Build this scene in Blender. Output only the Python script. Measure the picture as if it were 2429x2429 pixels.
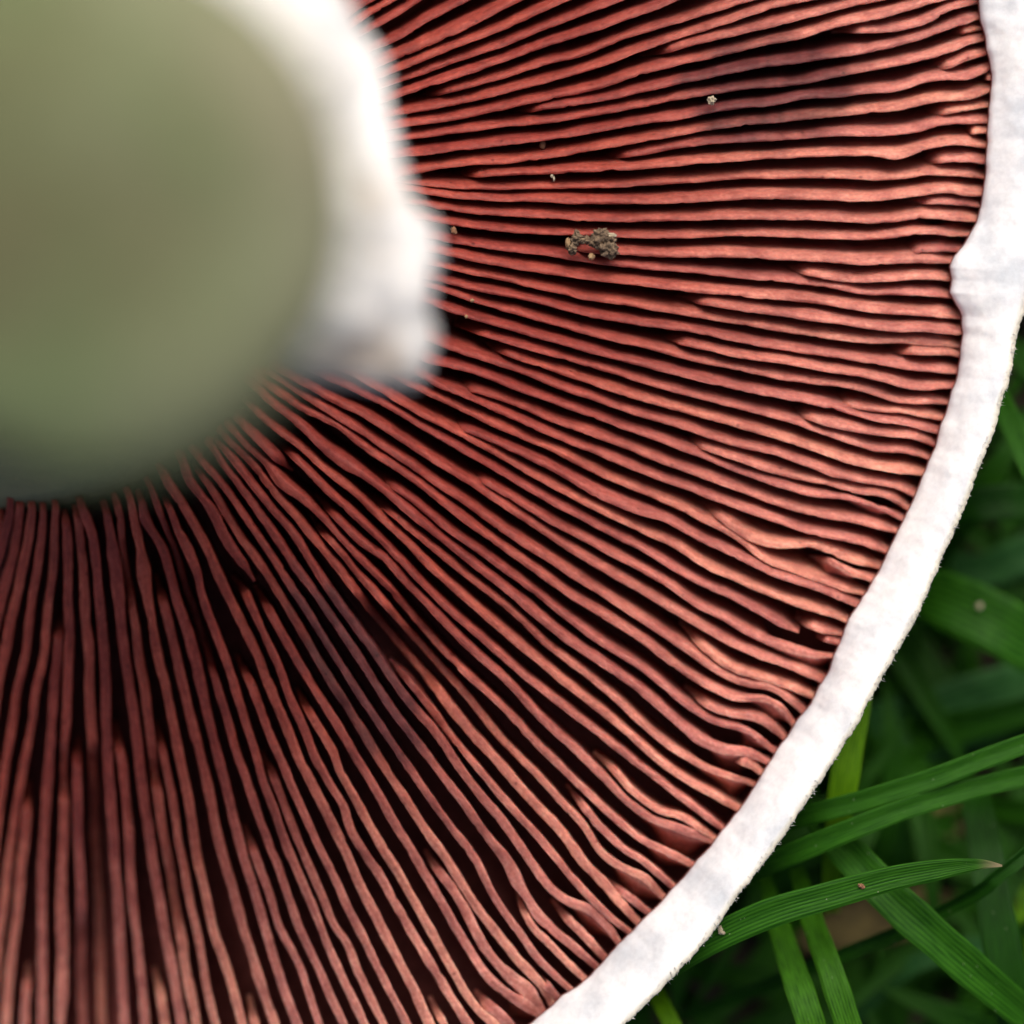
import bpy, bmesh, math, random
from mathutils import Vector, noise

for o in list(bpy.data.objects):
    bpy.data.objects.remove(o, do_unlink=True)
scene = bpy.context.scene
COL = scene.collection
scene.unit_settings.system = 'METRIC'
scene.unit_settings.scale_length = 0.01          # one unit = one centimetre

# ------------------------------------------------------------------ camera
H = 14.0                                          # camera height over the focus plane (z = 0)
SPAN = 6.0                                        # width of the focus plane seen in the picture
NPX = 2429.0
cam = bpy.data.cameras.new('camera')
cam.sensor_width = 36.0
cam.lens = 36.0 * H / SPAN
cam.clip_start = 0.1
cam.clip_end = 400.0
cam.dof.use_dof = True
cam.dof.focus_distance = H - 0.0
cam.dof.aperture_fstop = 0.125
camo = bpy.data.objects.new('camera', cam)
camo.location = (0, 0, H)
COL.objects.link(camo)
scene.camera = camo

# ------------------------------------------------------------------ sky and sun
SUN_EL, SUN_AZ = math.radians(52), math.radians(6)   # azimuth from +Y towards +X
world = bpy.data.worlds.new('World')
scene.world = world
world.use_nodes = True
nt = world.node_tree
nt.nodes.clear()
wo = nt.nodes.new('ShaderNodeOutputWorld')
bg = nt.nodes.new('ShaderNodeBackground')
sky = nt.nodes.new('ShaderNodeTexSky')
sky.sky_type = 'NISHITA'
sky.sun_disc = False
sky.sun_elevation = SUN_EL
sky.sun_rotation = SUN_AZ
sky.air_density = 0.85
sky.dust_density = 8.0
sky.ozone_density = 0.2
bg.inputs['Strength'].default_value = 0.08
nt.links.new(sky.outputs[0], bg.inputs[0])
nt.links.new(bg.outputs[0], wo.inputs[0])
sun = bpy.data.lights.new('sun', 'SUN')
sun.energy = 1.4
sun.angle = math.radians(40)
sun.color = (1.0, 0.98, 0.95)
suno = bpy.data.objects.new('sun', sun)
sd = Vector((math.sin(SUN_AZ) * math.cos(SUN_EL), math.cos(SUN_AZ) * math.cos(SUN_EL), math.sin(SUN_EL)))
suno.rotation_euler = sd.to_track_quat('Z', 'Y').to_euler()
suno.location = sd * 60
COL.objects.link(suno)

scene.render.engine = 'CYCLES'
scene.cycles.use_denoising = True
scene.cycles.max_bounces = 8
scene.cycles.diffuse_bounces = 5
scene.cycles.caustics_reflective = False
scene.cycles.caustics_refractive = False
scene.view_settings.view_transform = 'Standard'
scene.view_settings.look = 'None'
scene.view_settings.exposure = 0.66
scene.view_settings.gamma = 1.0
scene.view_settings.use_curve_mapping = False

# ------------------------------------------------------------------ helpers
rnd = random.Random(7)


def P(px, py, z):
    """A point of the place at height z (cm) from its place on the photograph's focus plane."""
    k = 1.0 - z / H
    return Vector(((px / NPX - 0.5) * SPAN * k, (0.5 - py / NPX) * SPAN * k, z))


PXCM = SPAN / NPX                                 # cm per photograph pixel on the focus plane


def link(o, parent=None):
    COL.objects.link(o)
    if parent is not None:
        o.parent = parent
        o.matrix_parent_inverse.identity()
        o.location = o.location - parent.location
    return o


def mesh_obj(name, verts, faces, mat, parent=None, smooth=True, attrs=None):
    me = bpy.data.meshes.new(name)
    off = parent.location if parent is not None else Vector((0, 0, 0))
    me.from_pydata([tuple(v) for v in verts], [], faces)
    if smooth:
        me.polygons.foreach_set('use_smooth', [True] * len(me.polygons))
    me.materials.append(mat)
    if attrs:
        for an, (kind, data) in attrs.items():
            a = me.attributes.new(an, kind, 'POINT')
            if kind == 'FLOAT_COLOR':
                a.data.foreach_set('color', [c for v in data for c in v])
            elif kind == 'FLOAT':
                a.data.foreach_set('value', list(data))
    me.update()
    o = bpy.data.objects.new(name, me)
    COL.objects.link(o)
    if parent is not None:
        o.parent = parent
        o.location = -off
    return o


def tag(o, label, cat, group=None):
    o['label'] = label
    o['category'] = cat
    if group:
        o['group'] = group
    return o


def empty(name, loc):
    o = bpy.data.objects.new(name, None)
    o.location = loc
    o.empty_display_size = 0.2
    COL.objects.link(o)
    return o


def n1(x, seed):
    return noise.noise(Vector((x, seed * 7.31, seed * 1.7)))


def lerp(a, b, t):
    return a + (b - a) * t


def sstep(a, b, x):
    t = max(0.0, min(1.0, (x - a) / (b - a)))
    return t * t * (3 - 2 * t)


def new_mat(name):
    m = bpy.data.materials.new(name)
    m.use_nodes = True
    t = m.node_tree
    t.nodes.clear()
    out = t.nodes.new('ShaderNodeOutputMaterial')
    b = t.nodes.new('ShaderNodeBsdfPrincipled')
    t.links.new(b.outputs[0], out.inputs[0])
    return m, t, b


def nd(t, kind, **kw):
    n = t.nodes.new(kind)
    for k, v in kw.items():
        setattr(n, k, v)
    return n


def noise_node(t, scale, detail=4, rough=0.55, vec=None):
    n = nd(t, 'ShaderNodeTexNoise')
    n.inputs['Scale'].default_value = scale
    n.inputs['Detail'].default_value = detail
    n.inputs['Roughness'].default_value = rough
    if vec is None:
        g = nd(t, 'ShaderNodeNewGeometry')
        vec = g.outputs['Position']
    t.links.new(vec, n.inputs['Vector'])
    return n


def ramp(t, src, stops):
    r = nd(t, 'ShaderNodeValToRGB')
    e = r.color_ramp.elements
    e[0].position, e[0].color = stops[0][0], (*stops[0][1], 1)
    e[1].position, e[1].color = stops[1][0], (*stops[1][1], 1)
    for p, c in stops[2:]:
        x = e.new(p)
        x.color = (*c, 1)
    t.links.new(src, r.inputs[0])
    return r


def mixcol(t, mode, fac, a, b):
    m = nd(t, 'ShaderNodeMix', data_type='RGBA', blend_type=mode)
    for sock, v in ((m.inputs[0], fac), (m.inputs[6], a), (m.inputs[7], b)):
        if isinstance(v, (int, float)):
            sock.default_value = v
        elif isinstance(v, tuple):
            sock.default_value = (*v, 1)
        else:
            t.links.new(v, sock)
    return m.outputs[2]


def bump(t, b, src, strength, dist):
    n = nd(t, 'ShaderNodeBump')
    n.inputs['Strength'].default_value = strength
    n.inputs['Distance'].default_value = dist
    t.links.new(src, n.inputs['Height'])
    t.links.new(n.outputs[0], b.inputs['Normal'])
    return n


# ------------------------------------------------------------------ materials
def make_gill_mat():
    m, t, b = new_mat('gill_flesh')
    a = nd(t, 'ShaderNodeAttribute', attribute_name='gcol')
    ga = nd(t, 'ShaderNodeAttribute', attribute_name='ga')
    gu = nd(t, 'ShaderNodeAttribute', attribute_name='gu')
    cv = nd(t, 'ShaderNodeCombineXYZ')
    t.links.new(ga.outputs['Fac'], cv.inputs[0])
    t.links.new(gu.outputs['Fac'], cv.inputs[1])
    streak = noise_node(t, 1.0, 5, 0.6, cv.outputs[0])
    sr_ = ramp(t, streak.outputs[0], [(0.28, (0.74, 0.68, 0.7)), (0.5, (0.98, 0.96, 0.96)), (0.76, (1.25, 1.36, 1.4))])
    fine = noise_node(t, 48, 4, 0.6)
    fr = ramp(t, fine.outputs[0], [(0.3, (0.82, 0.78, 0.78)), (0.74, (1.14, 1.18, 1.18))])
    c0 = mixcol(t, 'MULTIPLY', 1.0, a.outputs['Color'], sr_.outputs[0])
    c1 = mixcol(t, 'MULTIPLY', 1.0, c0, fr.outputs[0])
    blot = noise_node(t, 6, 3, 0.5)
    br = ramp(t, blot.outputs[0], [(0.33, (0.74, 0.64, 0.66)), (0.68, (1.16, 1.16, 1.12))])
    c2 = mixcol(t, 'MULTIPLY', 1.0, c1, br.outputs[0])
    # scattered dark spore specks
    v = nd(t, 'ShaderNodeTexVoronoi')
    v.inputs['Scale'].default_value = 6
    g = nd(t, 'ShaderNodeNewGeometry')
    t.links.new(g.outputs['Position'], v.inputs['Vector'])
    vr = ramp(t, v.outputs['Distance'], [(0.03, (0.25, 0.16, 0.2)), (0.09, (1, 1, 1))])
    c3 = mixcol(t, 'MULTIPLY', 0.75, c2, vr.outputs[0])
    t.links.new(c3, b.inputs['Base Color'])
    b.inputs['Roughness'].default_value = 0.55
    b.inputs['Specular IOR Level'].default_value = 0.2
    b.inputs['Subsurface Weight'].default_value = 0.5
    b.inputs['Subsurface Radius'].default_value = (1.0, 0.18, 0.1)
    b.inputs['Subsurface Scale'].default_value = 0.06
    bump(t, b, streak.outputs[0], 0.45, 0.014)
    return m


def make_white_mat():
    m, t, b = new_mat('cap_flesh')
    big = noise_node(t, 2.4, 4, 0.5)
    r = ramp(t, big.outputs[0], [(0.36, (0.6, 0.63, 0.67)), (0.52, (0.8, 0.81, 0.83)), (0.75, (0.86, 0.86, 0.86))])
    fib = noise_node(t, 26, 6, 0.7)
    r2 = ramp(t, fib.outputs[0], [(0.3, (0.9, 0.9, 0.9)), (0.7, (1.06, 1.06, 1.05))])
    c = mixcol(t, 'MULTIPLY', 1.0, r.outputs[0], r2.outputs[0])
    a = nd(t, 'ShaderNodeAttribute', attribute_name='edge')
    c2 = mixcol(t, 'MIX', a.outputs['Fac'], c, (0.74, 0.66, 0.45))
    t.links.new(c2, b.inputs['Base Color'])
    b.inputs['Roughness'].default_value = 0.75
    b.inputs['Specular IOR Level'].default_value = 0.2
    b.inputs['Subsurface Weight'].default_value = 0.25
    b.inputs['Subsurface Radius'].default_value = (1.0, 0.8, 0.65)
    b.inputs['Subsurface Scale'].default_value = 0.05
    mx = nd(t, 'ShaderNodeMath', operation='ADD')
    t.links.new(fib.outputs[0], mx.inputs[0])
    t.links.new(big.outputs[0], mx.inputs[1])
    bump(t, b, mx.outputs[0], 0.12, 0.02)
    return m


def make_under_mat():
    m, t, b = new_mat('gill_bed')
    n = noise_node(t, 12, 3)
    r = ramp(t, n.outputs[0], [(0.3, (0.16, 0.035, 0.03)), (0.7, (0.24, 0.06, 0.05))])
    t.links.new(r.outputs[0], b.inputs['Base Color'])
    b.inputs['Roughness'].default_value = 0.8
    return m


def make_stem_mat():
    m, t, b = new_mat('stem_flesh')
    n = noise_node(t, 0.75, 3, 0.5)
    r = ramp(t, n.outputs[0], [(0.3, (0.112, 0.108, 0.056)), (0.45, (0.124, 0.138, 0.069)), (0.6, (0.128, 0.165, 0.078)), (0.8, (0.16, 0.17, 0.1))])  # olive tones carry the shade and green bounce on a pale stem
    f = noise_node(t, 9, 5, 0.6)
    r2 = ramp(t, f.outputs[0], [(0.3, (0.85, 0.85, 0.85)), (0.7, (1.1, 1.1, 1.1))])
    c = mixcol(t, 'MULTIPLY', 1.0, r.outputs[0], r2.outputs[0])
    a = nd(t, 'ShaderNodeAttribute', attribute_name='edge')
    c2 = mixcol(t, 'MIX', a.outputs['Fac'], c, (0.4, 0.36, 0.27))  # cream for the painted lit side and the paler base
    t.links.new(c2, b.inputs['Base Color'])
    b.inputs['Roughness'].default_value = 0.9
    b.inputs['Specular IOR Level'].default_value = 0.1
    bump(t, b, f.outputs[0], 0.4, 0.05)
    return m


def make_ring_mat():
    m, t, b = new_mat('veil_flesh')
    n = noise_node(t, 2.2, 4, 0.55)
    r = ramp(t, n.outputs[0], [(0.3, (0.5, 0.42, 0.34)), (0.42, (0.74, 0.73, 0.71)), (0.66, (0.85, 0.85, 0.85))])
    t.links.new(r.outputs[0], b.inputs['Base Color'])
    b.inputs['Roughness'].default_value = 0.85
    b.inputs['Subsurface Weight'].default_value = 0.2
    b.inputs['Subsurface Radius'].default_value = (1, 0.9, 0.8)
    b.inputs['Subsurface Scale'].default_value = 0.08
    f = noise_node(t, 14, 5, 0.6)
    bump(t, b, f.outputs[0], 0.5, 0.06)
    return m


def make_grass_mat(name, dark, lite, trans=0.35):
    m, t, b = new_mat(name)
    a = nd(t, 'ShaderNodeAttribute', attribute_name='across')
    l = nd(t, 'ShaderNodeAttribute', attribute_name='along')
    # veins: stripes across the blade
    mu = nd(t, 'ShaderNodeMath', operation='MULTIPLY')
    mu.inputs[1].default_value = 52
    t.links.new(a.outputs['Fac'], mu.inputs[0])
    si = nd(t, 'ShaderNodeMath', operation='SINE')
    t.links.new(mu.outputs[0], si.inputs[0])
    cx = nd(t, 'ShaderNodeCombineXYZ')
    m2 = nd(t, 'ShaderNodeMath', operation='MULTIPLY')
    m2.inputs[1].default_value = 9
    t.links.new(a.outputs['Fac'], m2.inputs[0])
    t.links.new(m2.outputs[0], cx.inputs[0])
    t.links.new(l.outputs['Fac'], cx.inputs[1])
    nz = noise_node(t, 2.0, 4, 0.6, cx.outputs[0])
    ad = nd(t, 'ShaderNodeMath', operation='MULTIPLY_ADD')
    ad.inputs[1].default_value = 0.14
    t.links.new(si.outputs[0], ad.inputs[0])
    t.links.new(nz.outputs[0], ad.inputs[2])
    r = ramp(t, ad.outputs[0], [(0.25, dark), (0.75, lite)])
    tip = nd(t, 'ShaderNodeAttribute', attribute_name='tip')
    c = mixcol(t, 'MIX', tip.outputs['Fac'], r.outputs[0], (0.42, 0.33, 0.2))
    sp = nd(t, 'ShaderNodeTexVoronoi')
    sp.inputs['Scale'].default_value = 14
    g = nd(t, 'ShaderNodeNewGeometry')
    t.links.new(g.outputs['Position'], sp.inputs['Vector'])
    sr = ramp(t, sp.outputs['Distance'], [(0.03, (1, 1, 1)), (0.07, (0, 0, 0))])
    c = mixcol(t, 'MIX', sr.outputs[0], c, (0.3, 0.36, 0.2))
    t.links.new(c, b.inputs['Base Color'])
    b.inputs['Roughness'].default_value = 0.5
    b.inputs['Specular IOR Level'].default_value = 0.16
    bump(t, b, ad.outputs[0], 0.4, 0.02)
    tr = nd(t, 'ShaderNodeBsdfTranslucent')
    t.links.new(c, tr.inputs['Color'])
    mx = nd(t, 'ShaderNodeMixShader')
    mx.inputs[0].default_value = trans
    out = [n for n in t.nodes if n.type == 'OUTPUT_MATERIAL'][0]
    t.links.new(b.outputs[0], mx.inputs[1])
    t.links.new(tr.outputs[0], mx.inputs[2])
    t.links.new(mx.outputs[0], out.inputs[0])
    return m


def make_soil_mat(name, stops, scale=9, rough=0.95):
    m, t, b = new_mat(name)
    n = noise_node(t, scale, 6, 0.7)
    r = ramp(t, n.outputs[0], stops)
    t.links.new(r.outputs[0], b.inputs['Base Color'])
    b.inputs['Roughness'].default_value = rough
    bump(t, b, n.outputs[0], 0.8, 0.05)
    return m


M_GILL = make_gill_mat()
M_WHITE = make_white_mat()
M_UNDER = make_under_mat()
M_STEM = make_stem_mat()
M_RING = make_ring_mat()
M_G1 = make_grass_mat('grass_mid_green', (0.007, 0.058, 0.0015), (0.045, 0.185, 0.009), 0.4)
M_G2 = make_grass_mat('grass_deep_green', (0.004, 0.032, 0.001), (0.016, 0.085, 0.004), 0.35)
M_G3 = make_grass_mat('grass_bright_green', (0.07, 0.22, 0.002), (0.2, 0.44, 0.006), 0.5)
M_G4 = make_grass_mat('grass_ribbed_green', (0.006, 0.045, 0.001), (0.07, 0.25, 0.008), 0.4)
M_G5 = make_grass_mat('grass_grey_green', (0.012, 0.075, 0.014), (0.05, 0.17, 0.04), 0.35)
M_TURF = make_grass_mat('turf_green', (0.006, 0.045, 0.0015), (0.03, 0.13, 0.006), 0.4)
M_DEAD = make_soil_mat('dead_leaf', [(0.3, (0.035, 0.025, 0.01)), (0.7, (0.17, 0.13, 0.038))], 5)
M_SOIL = make_soil_mat('soil', [(0.3, (0.012, 0.009, 0.006)), (0.7, (0.06, 0.045, 0.028))], 3)
M_CRUMB = make_soil_mat('soil_crumb', [(0.3, (0.04, 0.026, 0.018)), (0.5, (0.2, 0.135, 0.085)), (0.72, (0.44, 0.32, 0.2))], 26)
M_SAND = make_soil_mat('sand_grain', [(0.3, (0.3, 0.17, 0.08)), (0.7, (0.5, 0.34, 0.18))], 30, 0.6)
M_PALE = make_soil_mat('pale_grain', [(0.3, (0.45, 0.36, 0.22)), (0.7, (0.68, 0.6, 0.45))], 30, 0.6)
M_SPECK = make_soil_mat('brown_speck', [(0.3, (0.2, 0.09, 0.045)), (0.7, (0.34, 0.17, 0.09))], 22)

# ------------------------------------------------------------------ shape of the cap
CX, CY = 0.0, 490.0                               # hub of the gills on the photograph

ZPTS = [(1000, 300, 0), (1700, 200, 0), (2150, 300, -.2), (1300, 700, 0), (1800, 800, -.09), (2250, 700, -.27),
        (1500, 1100, -.25), (2000, 1300, -.28), (700, 1050, .0), (700, 1650, .0), (1100, 1500, -.14), (1500, 1700, -.26),
        (1700, 1900, -.34), (300, 1150, -.08), (60, 1250, -.45), (300, 1700, -.72), (60, 1700, -.95), (60, 2250, -1.4),
        (450, 2300, -.75), (800, 2200, -.24), (1200, 2350, -.3), (400, 600, -.1), (1000, -300, -.05), (2000, -400, -.2),
        (-400, 1500, -1.1), (-400, 2300, -1.6), (200, 2800, -1.3), (800, 2800, -.3)]


def ZS(px, py):
    s = w = 0.0
    for x, y, z in ZPTS:
        k = math.exp(-((px - x) ** 2 + (py - y) ** 2) / (2 * 300.0 ** 2)) + 1e-9
        s += k * z
        w += k
    return s / w


def lean(px, py):
    """apparent lean of the gills (sideways shift per unit depth), picture x, y (down)"""
    # strongest at the top right, none at the bottom left
    k = sstep(-500, 900, (px - 700) * 0.5 - (py - 1500) * 0.9)
    return 0.03 * k, -0.23 * k


RIM_IN = [(2313, -30), (2326, 55), (2340, 124), (2351, 178), (2346, 233), (2340, 311), (2336, 400), (2330, 450), (2323, 493), (2312, 532),
          (2288, 577), (2262, 608), (2250, 634), (2256, 663), (2251, 693), (2264, 718), (2277, 748), (2281, 790), (2276, 842), (2270, 893), (2246, 958),
          (2214, 1061), (2181, 1145), (2134, 1247), (2079, 1359), (2013, 1466), (1975, 1560), (1950, 1615), (1922, 1664),
          (1883, 1718), (1846, 1771), (1806, 1836), (1771, 1892), (1700, 1985), (1631, 2065), (1605, 2095), (1554, 2151), (1505, 2198), (1451, 2256),
          (1398, 2314), (1340, 2356), (1293, 2396), (1253, 2429), (1200, 2470)]
RIM_OUT = [(2500, 0), (2505, 200), (2495, 400), (2460, 600), (2429, 735), (2409, 800), (2391, 907), (2358, 1010), (2298, 1173), (2242, 1298),
           (2180, 1448), (2118, 1564), (2050, 1680), (1977, 1802), (1920, 1895), (1843, 2003), (1755, 2117), (1657, 2252),
           (1569, 2345), (1486, 2429), (1420, 2490)]


def polar(pts):
    return sorted((math.atan2(y - CY, x - CX), math.hypot(x - CX, y - CY)) for x, y in pts)


RI, RO = polar(RIM_IN), polar(RIM_OUT)


def pick(tab, a, far):
    if a <= tab[0][0]:
        return lerp(tab[0][1], far, sstep(0, 0.5, tab[0][0] - a))
    if a >= tab[-1][0]:
        return lerp(tab[-1][1], far, sstep(0, 0.5, a - tab[-1][0]))
    for (a0, r0), (a1, r1) in zip(tab, tab[1:]):
        if a <= a1:
            return lerp(r0, r1, (a - a0) / (a1 - a0))


def rim_in(a):
    return pick(RI, a, 2290.0)


def rim_out(a):
    return pick(RO, a, 2440.0)


# ------------------------------------------------------------------ the mushroom
hub = P(CX, CY, -2.75)
mush = empty('mushroom', hub)
tag(mush, 'upturned mushroom with reddish brown gills, white rim and blurred thick stem', 'mushroom')


def build_cap():
    V, F, E = [], [], []
    angs = []
    a = -math.pi
    while a < math.pi - 1e-6:
        angs.append(a)
        a += 0.0016 if -0.35 < a < 1.5 else 0.02
    prof_n = None
    for a in angs:
        ca, sa = math.cos(a), math.sin(a)
        ri, ro = rim_in(a), rim_out(a)
        s = a * 2300 / 60.0
        ros = ro + 5.0 * n1(s * 0.7, 11)
        ri += 4.0 * n1(s * 1.3, 3) + 1.2 * n1(s * 4, 5)
        ris = ri
        ro += 5.0 * n1(s * 0.7, 11) + 3.0 * n1(s * 3.3, 12) + 3.2 * n1(s * 11, 13)
        zi = ZS(CX + ri * ca, CY + ri * sa)
        zo = min(-0.02, zi + 0.33) + 0.03 * n1(s * 0.4, 21)
        rows = []
        # underside bed below the gills
        for f in (0.22, 0.4, 0.6, 0.8, 0.93):
            r = ri * f
            rows.append((r, ZS(CX + r * ca, CY + r * sa) - 0.62, 0))
        rows.append((ri - 2, zi - 0.5, 0))
        rows.append((ri + 2, zi - 0.22, 0))
        rows.append((ri, zi - 0.08, 0))
        rows.append((ri + 3, zi - 0.015, 0))
        rows.append((ri + 9, zi + 0.015, 0))
        NL = 30
        for i in range(1, NL):
            t = i / NL
            z = lerp(zi + 0.02, zo, t) + 0.035 * math.sin(math.pi * t)
            rq = lerp(ri, ros, t)
            z += 0.009 * noise.noise(Vector((rq * ca * .022, rq * sa * .022, 2))) + 0.0015 * noise.noise(Vector((rq * ca * .07, rq * sa * .07, 7)))
            rows.append((lerp(ri + 9, ros - 9, t), z, 0.12 if i == NL - 1 else 0))
        rows.append((ro, zo - 0.01, 0.75))
        rows.append((ro + 2, zo - 0.05, 0.6))
        R = ro
        for k in range(1, 13):
            u = k / 12 * math.pi / 2
            rows.append((R * math.cos(u) + 2 * (1 - k / 12), zo - 0.05 - 2.5 * math.sin(u) ** 0.7, 0.2))
        if prof_n is None:
            prof_n = len(rows)
        for r, z, e in rows:
            V.append(P(CX + r * ca, CY + r * sa, z) if (z > -0.9 or e != 0.2) else None)
            if V[-1] is None:
                # far side of the dome: keep true radius rather than the perspective one
                q = P(CX, CY, -0.05)
                rr = r * PXCM
                V[-1] = Vector((q.x + rr * ca * 1.0, q.y - rr * sa, z))
            E.append(e)
    n = len(angs)
    for i in range(n):
        j = (i + 1) % n
        for k in range(prof_n - 1):
            F.append((i * prof_n + k, i * prof_n + k + 1, j * prof_n + k + 1, j * prof_n + k))
    cap = mesh_obj('cap', V, F, M_WHITE, mush, True, {'edge': ('FLOAT', E)})
    cap.data.materials.append(M_UNDER)
    mi = []
    for i in range(n):
        for k in range(prof_n - 1):
            mi.append(1 if k < 8 else 0)
    cap.data.polygons.foreach_set('material_index', mi)
    # fine fuzz along the outer edge of the rim
    fv, ff, fe = [], [], []
    r2 = random.Random(5)
    for i in range(900):
        a = r2.uniform(-0.1, 1.25)
        ro = rim_out(a) + r2.uniform(-14, 3)
        ln = r2.uniform(3, 9) * (2.2 if r2.random() < 0.06 else 1)
        d = a + r2.uniform(-0.9, 0.9)
        z = -0.02 + r2.uniform(-0.03, 0.03)
        p0 = P(CX + ro * math.cos(a), CY + ro * math.sin(a), z)
        tip = P(CX + ro * math.cos(a) + ln * math.cos(d), CY + ro * math.sin(a) + ln * math.sin(d), z + r2.uniform(-0.02, 0.03))
        w = r2.uniform(0.7, 1.6) * PXCM
        sd_ = Vector((-(tip - p0).y, (tip - p0).x, 0))
        sd_ = sd_.normalized() * w if sd_.length else Vector((w, 0, 0))
        b0 = len(fv)
        fv += [p0 - sd_, p0 + sd_, p0 + Vector((0, 0, w)), tip]
        fe += [0.35] * 4
        ff += [(b0, b0 + 1, b0 + 3), (b0 + 1, b0 + 2, b0 + 3), (b0 + 2, b0, b0 + 3)]
    fz = mesh_obj('rim_fuzz', fv, ff, M_WHITE, mush, True, {'edge': ('FLOAT', fe)})
    fz['kind'] = 'stuff'


build_cap()

# gills: the course of every gill edge, read crop by crop (origin x, y of the crop on the photograph)
CROP = {'A1': (850, 0), 'B1': (1300, 0), 'C1': (1750, 0), 'D1': (2000, 0), 'E1': (850, 450), 'F1': (1300, 450), 'G1': (1750, 450),
        'H1': (1950, 400), 'E2': (850, 850), 'F2': (1300, 850), 'G2': (1750, 800), 'R4': (1250, 1250), 'I2': (1650, 1150),
        'R6': (550, 850), 'R7': (850, 1250), 'L1': (1550, 1450), 'M1': (1200, 1600), 'N1': (1200, 1979), 'O1': (800, 1650),
        'P0': (800, 1979), 'W': (250, 950), 'X1': (0, 1100), 'J': (400, 1350), 'X2': (0, 1550), 'X3': (0, 1979),
        'K1': (400, 1750), 'K2': (400, 1979)}
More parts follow.
